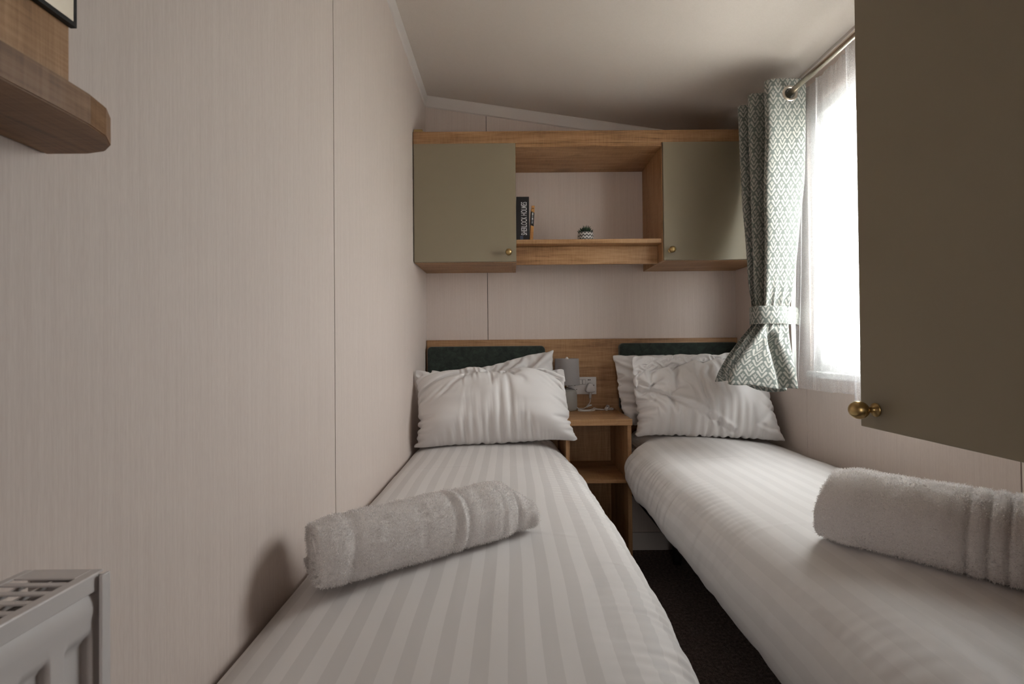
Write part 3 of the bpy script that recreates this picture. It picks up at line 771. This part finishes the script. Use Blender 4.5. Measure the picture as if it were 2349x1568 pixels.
# leaning support plane behind the front pillows / headboard cushion behind the back ones
def lean(p, ang): return (p, (0, -math.cos(ang), math.sin(ang)))
hbp = ((0, HB-.036, 0), (0, -1, 0))
pillow('pillow', ((-.385, 2.215, .905), (.208, 2.235, 1.004), (-.385, 2.160, .610), (.180, 2.175, .612)), .67, .45, .085, 3, COTTON,
       'white pillow tucked behind the left bed\'s front pillow, only its corner showing', 'pillows',
       (bedL, wallL, hbp, ((0, 2.115, .60), (0, math.cos(.22), math.sin(.22)))), nx=84, ny=56, steps=70, edge=sag_edge(.03, .0, .35))
pillow('pillow', ((-.412, 2.020, .932), (.222, 2.040, .925), (-.405, 1.935, .600), (.272, 1.932, .634)), .735, .480, .165, 5, COTTON,
       'plump white pillow leaning at the head of the left bed, lowest right corner hanging out', 'pillows',
       (bedL, wallL, lean((0, 2.060, .60), -.22)), nx=132, ny=88, steps=120, edge=sag_edge(.050, .012, .42), exc=.018, gather=(.42, .30, .975), creases=[(.26+.035*k+.01*(k%3), .985, .30+.042*k-.012*(k%2), .62-.10*((k*7)%4)/3-.04*(k in (3,4,5)), .0045+.001*(k%3), .0042+.0008*(k%2)) for k in range(9)]+[(.99, .86-.09*k, .80+.04*(k%2), .83-.08*k, .0028, .005) for k in range(4)])
pillow('pillow', ((.490, 2.225, .972), (1.08, 2.22, .972), (.524, 2.175, .645), (1.08, 2.17, .645)), .64, .43, .08, 8, COTTON,
       'white pillow behind the right bed\'s front pillow, left edge against the nightstand', 'pillows',
       (bedR, wallR, hbp, ((0, 2.125, .60), (0, math.cos(.18), math.sin(.18)))), nx=84, ny=56, steps=70)
pillow('pillow', ((.535, 2.050, .972), (1.112, 2.060, .975), (.535, 1.985, .636), (1.100, 1.865, .625)), .695, .475, .150, 13, COTTON,
       'creased white pillow at the head of the right bed below the patterned curtain', 'pillows',
       (bedR, wallR, lean((0, 2.085, .62), -.20)), nx=132, ny=88, steps=120, pins=((.62, .0, (.538, 1.99, .838), .6), (.62, .12, (.60, 1.955, .828), .25), (.5, .3, (.70, 1.925, .79), .12)), exc=.003,
       creases=[(.00, .60, .70, .02, .014, .010), (.02, .63, .24, .52, .011, .008), (.02, .60, .22, .22, .008, .008), (.03, .64, .16, .90, .006, .006), (.06, .58, .40, .25, .007, .007), (.13, .60, .17, .02, .003, .003), (.44, .98, .48, .40, .0022, .003), (.98, .10, .80, .16, .006, .008), (.96, .40, .80, .12, .006, .010)])

# ------------------------------------------------------------------ rolled towels
def towel(name, A, B, Rr, seed, lab, squash=.9, grooves=(), nose=0.0, turns=4.4, flare=0.0):
    """rolled towel: spiral sheet from A to B (axis ends, on the bed), radius Rr"""
    A = np.array(A, float); B = np.array(B, float); ax = B-A; Ln = np.linalg.norm(ax); ax /= Ln
    side = np.cross(ax, [0, 0, 1.0]); side /= np.linalg.norm(side); upv = np.cross(side, ax)
    th = .0125
    nth = 640; t = np.linspace(0, turns*2*PI, nth)           # t=0 on the outside
    # loop across the sheet: outer surface, end round, inner surface, end round
    no = 150; s_out = np.linspace(0, 1, no)
    ends = 8; ph = np.linspace(0, PI, ends+2)[1:-1]
    S_ = np.r_[s_out, np.full(ends, 1.0), s_out[::-10], np.full(ends, .0)]
    dS = np.r_[np.zeros(no), np.sin(ph), np.zeros(len(s_out[::-10])), -np.sin(ph)]
    dR = np.r_[np.full(no, 1.0), np.cos(ph), np.full(len(s_out[::-10]), -1.0), -np.cos(ph)]
    T, S2 = np.meshgrid(t, S_, indexing='ij'); _, DS = np.meshgrid(t, dS, indexing='ij'); _, DR = np.meshgrid(t, dR, indexing='ij')
    turn = T/(2*PI)
    e0 = -.006*turn*0 + .004*vnoise(T*.8, T*0, seed); e1 = nose*sstep(.96, 1.12, turn)*(1-.07*turn) + .004*vnoise(T*.8, T*0+5, seed)
    sm = S2*(Ln+e0+e1)-e0 + DS*th*.48
    rad = Rr-th*.5-turn*th*1.08
    rad = rad*(1-.0*S2)
    # taper of outer layer towards the end B
    rad = rad*(1-.07*sstep(.03, 0, sm))*(1-.10*sstep(Ln-.03, Ln, sm))
    if nose:
        q = np.clip((sm-Ln+.006)/(nose+.006), 0, 1); rad = np.where(turn > .98, np.minimum(rad, Rr*(.80-.54*q**.9)), rad)
    o_ = DR*th*.48
    outer = (turn < 1.02) & (DR > .9)
    g = np.zeros_like(sm)
    for (gs, gw, gd) in grooves: g += gd*np.exp(-((sm-gs-.006*np.sin(T+seed))/gw)**2)
    g += .0022*vnoise(sm*22, np.cos(T)*2.2+4, seed+1)+.0013*vnoise(sm*60, np.cos(T)*6+9, seed+2)
    rr = rad+o_+np.where(DR > .5, g, 0)
    th0 = 1.15*PI   # where the loose edge tucks: underneath, away from view
    ca, sa = np.cos(T+th0), np.sin(T+th0)
    lx = rr*ca; lz = rr*sa*squash
    zb = -Rr*.80*squash; low = lz < zb+.02
    lz = np.where(lz < zb+.02, zb+.02-.02*(1-np.exp(-(zb+.02-lz)/.02)), lz)
    lx = lx*(1+.06*sstep(0, -1, lz/Rr))
    if nose: lz = lz-.020*np.clip((sm-Ln)/nose, 0, 1)*sstep(.9, 1.1, turn); lz = np.maximum(lz, zb); lx = lx+.034*np.clip((sm-Ln)/nose, 0, 1)*sstep(.9, 1.1, turn)
    sm = sm-flare*sstep(-.3, .9, lx/Rr)*(1-np.clip(sm/(Ln*.45), 0, 1))*sstep(Rr*1.1, -.2*Rr, lz)
    base = A+upv*0
    P = base+ax*sm[..., None]+side*lx[..., None]+np.array([0, 0, 1.0])*(lz-zb)[..., None]
    f = grid_faces(nth, len(S_), close_c=True)
    V = P.reshape(-1, 3)
    root = tag(empty(name, tuple(A)), lab, 'towel', 'rolled bath towels')
    body = np_mesh('rolled_cloth', V, f, TERRY, root)
    # loops of pile: short bent blades over the outer turn and the ends
    Pn = np.cross(np.gradient(P, axis=1), np.gradient(P, axis=0)); Pn /= (np.linalg.norm(Pn, axis=-1, keepdims=True)+1e-12)
    ctr = A+ax*np.clip(sm, .0, Ln)[..., None]+np.array([0, 0, -zb]); chk = ((P-ctr)*Pn).sum(-1)
    Pn *= np.sign(np.median(chk[outer]))
    wgt = np.linalg.norm(np.cross(np.gradient(P, axis=1), np.gradient(P, axis=0)), axis=-1)
    ok = ((turn < 1.03) | (DS**2 > .15) | ((turn < 3) & (DR > .9) & (sm > Ln*.97))); wgt = wgt*ok
    wgt = wgt*(P[..., 2] > A[2]-.002)
    K = 85000
    c = np.cumsum(wgt.ravel()); pick = np.searchsorted(c, rng.uniform(0, c[-1], K))
    i, j = pick//len(S_), pick % len(S_); i2 = np.minimum(i+1, nth-1); j2 = (j+1) % len(S_)
    fa, fb = rng.uniform(0, 1, (K, 1)), rng.uniform(0, 1, (K, 1))
    p = P[i, j]*(1-fa)*(1-fb)+P[i2, j]*fa*(1-fb)+P[i, j2]*(1-fa)*fb+P[i2, j2]*fa*fb
    n = Pn[i, j]+rng.normal(0, .45, (K, 3)); n /= np.linalg.norm(n, axis=1)[:, None]
    L = rng.uniform(.0020, .0046, (K, 1)); wd = rng.uniform(.00028, .0005, (K, 1))
    sd = np.cross(n, rng.normal(0, 1, (K, 3))); sd /= np.linalg.norm(sd, axis=1)[:, None]
    bend = rng.normal(0, .5, (K, 3))
    m1 = p+n*L*.6; tip = p+(n+bend*.5)*L
    VV = np.stack([p-sd*wd, p+sd*wd, m1+sd*wd*.9, m1-sd*wd*.9, tip+sd*wd*.5, tip-sd*wd*.5], 1).reshape(-1, 3)
    k0 = (np.arange(K)*6)[:, None]
    ff = np.vstack([k0+np.array([0, 1, 2, 3]), k0+np.array([3, 2, 4, 5])])
    pile = np_mesh('towel_pile', VV, ff, TERRYF, root, smooth=True)
    tag(pile, 'fluffy cotton pile', kind='stuff')
    return root
towel('rolled_towel', (-.350, .826, .601), (-.022, 1.050, .603), .0745, 4,
      'white rolled bath towel on the left bed, pointed end towards the nightstand', grooves=((.245, .007, -.0025), (.262, .005, .0045), (.276, .006, -.0035), (.050, .010, -.003), (.335, .012, .002), (.36, .007, -.002)), nose=.064)
towel('rolled_towel', (.672, .955, .622), (.972, .633, .620), .0885, 9,
      'white rolled bath towel with ribbed bands on the right bed under the wall cabinet', squash=.95, flare=.024, grooves=((.196, .0028, -.0065), (.220, .0028, -.0065), (.243, .0028, -.0065), (.266, .0028, -.0065)), nose=0.0)

# ------------------------------------------------------------------ curtain, tieback, rod, net
RX, RZ = 1.018, 1.926
rod = tag(empty('curtain_rod', (RX, 1.35, RZ)), 'satin metal curtain rod above the window', 'curtain rod')
lathe('rod', [(.0001, 0), (.0100, 0), (.0105, .0005), (.0105, 1.185), (.0100, 1.1855), (.0001, 1.1855)], (RX, 1.925, RZ), ROD, rod, axis='-y', n=28)
lathe('finial', [(.0001, 0), (.013, 0), (.0145, .003), (.0145, .022), (.012, .026), (.0001, .026)], (RX, 1.951, RZ), ROD, rod, axis='-y', n=28)
for yb in (1.905, .80):
    bm = bmesh.new(); add_box(bm, RX-.004, XR-.003, yb-.006, yb+.006, RZ-.020, RZ-.0115, .002); add_box(bm, XR-.006, XR-.0005, yb-.012, yb+.012, RZ-.04, RZ+.02, .002)
    from_bm('rod_bracket', bm, ROD, rod)

cu = tag(empty('curtain', (1.03, 1.8, .86)), 'grey-green curtain with cream leaf sprigs, tied back beside the window', 'curtain')
Tp = [(1.086, 1.676), (1.078, 1.664), (1.018, 1.661), (0.956, 1.664), (0.940, 1.676), (0.946, 1.692), (1.008, 1.712), (1.070, 1.726), (1.078, 1.738), (1.070, 1.752), (0.998, 1.756), (0.938, 1.760), (0.926, 1.772), (0.934, 1.786), (1.008, 1.798), (1.074, 1.810), (1.082, 1.822), (1.072, 1.834), (1.008, 1.840), (0.938, 1.848), (0.928, 1.860), (0.938, 1.872), (1.008, 1.882), (1.079, 1.890)]
nt, nz = 420, 300
T2, ts = spline(Tp, nt); wlen = ts[-1]
zs = np.linspace(1.980, .860, nz)
Zg, Ig = np.meshgrid(zs, np.arange(nt), indexing='ij'); Sg = ts[Ig]/wlen
zk = [2.000, 1.80, 1.60, 1.40, 1.25, 1.155, 1.122, 1.09, 1.04, .98, .90, .858]
cx = np.interp(Zg, zk[::-1], [1.010, 1.008, .998, .984, .972, .958, .954, .952, .928, .906, .883, .874][::-1])
cy = np.interp(Zg, zk[::-1], [1.779, 1.769, 1.754, 1.734, 1.719, 1.704, 1.701, 1.699, 1.692, 1.682, 1.669, 1.664][::-1])
kx = np.interp(Zg, zk[::-1], [.96, .95, .92, .84, .74, .60, .56, .58, .78, .96, 1.18, 1.26][::-1])
ky = np.interp(Zg, zk[::-1], [1, .92, .80, .64, .50, .36, .33, .36, .50, .64, .78, .84][::-1])
X = cx+(T2[:, 0][Ig]-1.012)*kx; Y = cy+(T2[:, 1][Ig]-1.779)*ky
gath = np.exp(-((Zg-1.12)/.10)**2)
X += gath*.0035*np.sin(Sg*2*PI*19)+.004*vnoise(Sg*13, Zg*5, 3)*sstep(1.98, 1.8, Zg); Y += gath*.0030*np.cos(Sg*2*PI*23+1)+.004*vnoise(Sg*11, Zg*4, 4)*sstep(1.98, 1.8, Zg)
# flared tail: front-left part swings out into the room
fl = sstep(1.09, .86, Zg)
X += -.030*fl*np.exp(-((Sg-.17)/.10)**2)
fl2 = sstep(1.095, 1.02, Zg)
Y += .040*fl2*np.exp(-((X-.924)/(.012+.006*fl))**2)*sstep(.34, .24, Sg)
Y += -.020*fl*np.cos(Sg*2*PI*3.2)
Zz = Zg+fl*(.010*np.sin(Sg*2*PI*4.3+1.0)) + .030*fl*sstep(.92, .80, X)
V = np.stack([X, Y, Zz], -1).reshape(-1, 3)
f = grid_faces(nz, nt)
c = V[f].mean(1); keep = ~(((c[:, 0]-RX)**2+(c[:, 2]-RZ)**2) < .0195**2)
arc = np.zeros_like(X); arc[:, 1:] = np.cumsum(np.hypot(np.diff(X, axis=1), np.diff(Y, axis=1)), axis=1)
ia = int(nt*.07); arc -= arc[:, ia:ia+1]; arc = arc*.62+(Sg-ia/nt)*wlen*.38
UVc = np.stack([(arc+.004).ravel(), (Zg-.860+.012).ravel()], -1)
cl = np_mesh('cloth', V, f[keep], LEAF, cu, uv=UVc)
m = cl.modifiers.new('thick', 'SOLIDIFY'); m.thickness = .0016; m.offset = 0
for yy in (1.662, 1.716, 1.755, 1.801, 1.840, 1.885):
    n1, n2 = 40, 12; A_, B_ = np.meshgrid(np.linspace(0, 2*PI, n1, endpoint=False), np.linspace(0, 2*PI, n2, endpoint=False), indexing='ij')
    rr = .0238+.0052*np.cos(B_); P = np.stack([RX+rr*np.cos(A_), yy+.0034*np.sin(B_), RZ+rr*np.sin(A_)], -1).reshape(-1, 3)
    np_mesh('eyelet', P, grid_faces(n1, n2, True, True), CHROME, cu)
# tieback band
tb = tag(empty('curtain_tieback', (1.0, 1.74, 1.12)), 'matching leaf-print tieback band around the gathered curtain', 'tieback')
loop = [(1.127, 1.800), (1.08, 1.742), (1.025, 1.686), (.985, 1.656), (.943, 1.648), (.903, 1.658), (.888, 1.689), (.896, 1.729), (.933, 1.759), (.99, 1.768), (1.06, 1.782), (1.127, 1.806)]
Lp, ls = spline(loop, 120); zz = np.linspace(1.092, 1.156, 14)
Zg, Ig = np.meshgrid(zz, np.arange(120), indexing='ij')
bulge = .003*np.sin((Zg-1.092)/.064*PI)
V = np.stack([Lp[:, 0][Ig]-bulge*.5, Lp[:, 1][Ig]-bulge+.0015*vnoise(Ig*.2, Zg*60, 6), Zg+.0015*vnoise(Ig*.15, Zg*0, 8)-.006*sstep(.95, 1.12, Lp[:, 0][Ig])*0], -1).reshape(-1, 3)
o = np_mesh('band', V, grid_faces(14, 120), LEAF, tb, uv=np.stack([ls[Ig].ravel(), (Zg-1.092-.060).ravel()], -1))
m = o.modifiers.new('thick', 'SOLIDIFY'); m.thickness = .003; m.offset = 0
# lining strip showing at the curtain's inner edge
z_ = np.linspace(1.96, .864, 60); V = []
for z in z_:
    k = np.interp(z, [.86, 1.12, 1.4, 1.8, 2.0], [.075, .045, .052, .012, .004])
    x = np.interp(z, [.86, 1.12, 1.4, 1.8, 2.0], [1.062, 1.056, 1.066, 1.080, 1.080])
    for t_ in np.linspace(0, 1, 10): V.append((x-.03+.03*t_+.003*math.sin(t_*9), 1.690+.012*t_+.06*t_*k*4, z))
np_mesh('lining', V, grid_faces(60, 10), LINING, cu)

def net(name, y0, y1, x, zt, zb, folds, seed, lab, hem_open):
    ny_, nz_ = 420, 90; b = np.linspace(0, 1, nz_); a = np.linspace(0, 1, ny_)
    Bg, Ag = np.meshgrid(b, a, indexing='ij')
    yy = y1+(y0-y1)*Ag + hem_open*Bg*(1-Ag)**3
    yy = yy+.030*np.sin(Ag*2*PI*5)*np.exp(-Ag/.20)*np.minimum(1, Ag*12)
    ph = folds*2*PI*(Ag**.8)+1.2*vnoise(Ag*5, Bg*1.5, seed)
    am = .0060*(1-.35*Bg)*(.6+.6*np.abs(vnoise(Ag*7, Bg*0, seed+1)))
    xx = x-.010+am*np.sin(ph)+.002*np.sin(ph*2.3+Bg*2)
    gat = np.exp(-(Bg/.03)**2); xx += gat*.0015*np.sin(ph*6)
    z = zt+(zb-zt)*Bg+.003*vnoise(Ag*9, Bg*0, seed+2)*(Bg > .97)
    V = np.stack([np.minimum(xx, XR-.003), yy, z], -1).reshape(-1, 3)
    o = np_mesh(name, V, grid_faces(nz_, ny_), SHEER, origin=(x, (y0+y1)/2, zb))
    return tag(o, lab, 'net curtain', 'sheer net curtains')
net('net_curtain', 1.30, 1.715, 1.110, 1.966, .852, 6.5, 31, 'sheer white net curtain panel hanging beside the patterned curtain', .075)
net('net_curtain', .775, 1.46, 1.078, 1.966, .826, 11, 37, 'sheer white net curtain panel half hidden by the large olive wall cabinet', -.02)

# ------------------------------------------------------------------ wall cabinet over the right bed
WXF = .570
wc = tag(empty('wall_cabinet', (.85, .25, .885)), 'large olive-fronted wall cabinet hanging over the right bed', 'cabinet')
dd = box('door', WXF, WXF+.018, .2535, .7545, .885, 2.085, OLIVE, wc, bev=.0012)
box('door', WXF, WXF+.018, -.2500, .2505, .885, 2.085, OLIVE, wc, bev=.0012)
box('side_board', WXF+.019, XR-.002, .737, .7530, .887, 2.03, OLIVE, wc)
box('bottom_board', WXF+.019, XR-.002, -.248, .7365, .887, .903, WY, wc)
box('side_board', WXF+.019, XR-.002, -.2480, -.2320, .9035, 2.03, OLIVE, wc)
knob(dd, (WXF, .7225, .9155), '-x')
box('top_rail', WXF+.004, WXF+.020, -.250, .7545, 2.086, 2.126, WY, wc)

# ------------------------------------------------------------------ left wall, near camera: shelf, mirror board, mirror, radiator
SHZ0, SHZ1 = 1.199, 1.2245
pts = [(XL+.001, -.30), (-.333, -.30), (-.333, .345), (-.334, .368), (-.339, .388), (-.350, .405), (-.365, .4165), (-.384, .4210), (XL+.001, .4210)]
bm = bmesh.new(); lo = [bm.verts.new((x, y, SHZ0)) for x, y in pts]; hi = [bm.verts.new((x, y, SHZ1)) for x, y in pts]
bm.faces.new(lo[::-1]); bm.faces.new(hi)
for i in range(len(pts)): j = (i+1) % len(pts); bm.faces.new((lo[i], lo[j], hi[j], hi[i]))
bmesh.ops.recalc_face_normals(bm, faces=bm.faces)
es = [e for e in bm.edges if abs(e.verts[0].co.z-e.verts[1].co.z) < 1e-6]
bmesh.ops.bevel(bm, geom=es, offset=.001, segments=2, affect='EDGES')
WYD = wood('oak_grain_y_shaded', 'y', (0.11, 0.052, 0.021), (0.22, 0.112, 0.048), (0.32, 0.182, 0.092))  # oak copy with the dimness near the camera put into its colour
tag(from_bm('shelf', bm, WYD, origin=(XL, .1, SHZ0)), 'oak-effect shelf with rounded end on the left wall near the camera', 'shelf')
tag(box('mirror_backboard', XL+.0005, XL+.005, -.30, .4375, SHZ1+.0005, 2.0, WZ, origin=(XL, .1, SHZ1)), 'oak-effect back board on the wall above the rounded shelf', 'panel')
mi = tag(empty('mirror', (XL, .1, 1.328)), 'tall mirror with thin dark edge above the rounded shelf', 'mirror')
box('mirror_frame', XL+.0055, XL+.0115, -.20, .4390, 1.3270, 1.98, DARK, mi)
box('mirror_glass', XL+.0112, XL+.0125, -.198, .4345, 1.3305, 1.976, MIRROR, mi)

rd = tag(empty('radiator', (-.38, 0, .25)), 'white panel radiator with slatted top grille on the left wall', 'radiator')
RF, RY, RT = -.3345, .3800, .8420
# pressed front panel with vertical channels (height field over y)
yy = np.linspace(-.30, RY-.0032, 1300); zz = np.r_[.25, .262, .30, np.linspace(.31, .76, 10), .772, .779, .784, .788, .792, .796, .800, .806, .812, .816, .820, .824, .8285]
Zg, Yg = np.meshgrid(zz, yy, indexing='ij')
d = ((RY-.004)-Yg); pch = .0333; cpos = (d-.004) % pch; within = (sstep(.002, .006, cpos)*sstep(.026, .021, cpos))*(d > .003)
within *= sstep(.265, .295, Zg)*sstep(.799, .788, Zg)
Xg = RF-.0065*within; Xg = np.where(Zg > .806, RF+.0010*np.sin(np.clip((Zg-.806)/.016, 0, 1)*PI)-.0018*sstep(.822, .828, Zg), Xg)
np_mesh('front_panel', np.stack([Xg, Yg, Zg], -1).reshape(-1, 3), grid_faces(len(zz), len(yy)), RADW, rd)
box('rear_panel', XL+.028, XL+.032, -.45, RY-.004, .25, .82, RADW, rd)
box('side_cover', RF+.0005-.060, RF+.0035, RY-.0028, RY, .25, RT-.004, RADW, rd, bev=.001)
box('side_cover_lip', RF+.0030, RF+.0056, RY-.008, RY+.0002, .25, RT-.002, RADW, rd, bev=.0008)
bm = bmesh.new()                                         # top cover rails
add_box(bm, RF-.0075, RF+.0010, -.45, RY-.001, RT-.0015, RT, .0005); add_box(bm, RF-.0005, RF+.0015, -.45, RY-.006, RT-.014, RT-.0005, .0006)
add_box(bm, XL+.026, XL+.0325, -.45, RY-.001, RT-.0015, RT, .0005); add_box(bm, XL+.033, RF-.0078, RY-.0165, RY-.001, RT-.0015, RT, .0004)
from_bm('top_cover', bm, RADW, rd)
for k in range(34):
    y = RY-.0235-k*.0128
    box('grille_slat', XL+.0328, RF-.0077, y-.0032, y+.0012, RT-.0016, RT-.0002, RADW, rd)
for x in (-.3770, -.3600):
    box('grille_bar', x-.0011, x+.0011, -.45, RY-.017, RT-.0050, RT-.0018, RADW, rd)
box('convector', -.385, -.352, -.45, RY-.02, .27, RT-.020, plain('convector_dark', (.10, .085, .075), .6), rd)
for z in (.32, .74): box('wall_bracket', XL+.0005, XL+.028, .26, .30, z-.02, z+.02, RADW, rd)

for o in list(bpy.data.objects):
    if '_w' in o.keys(): del o['_w']
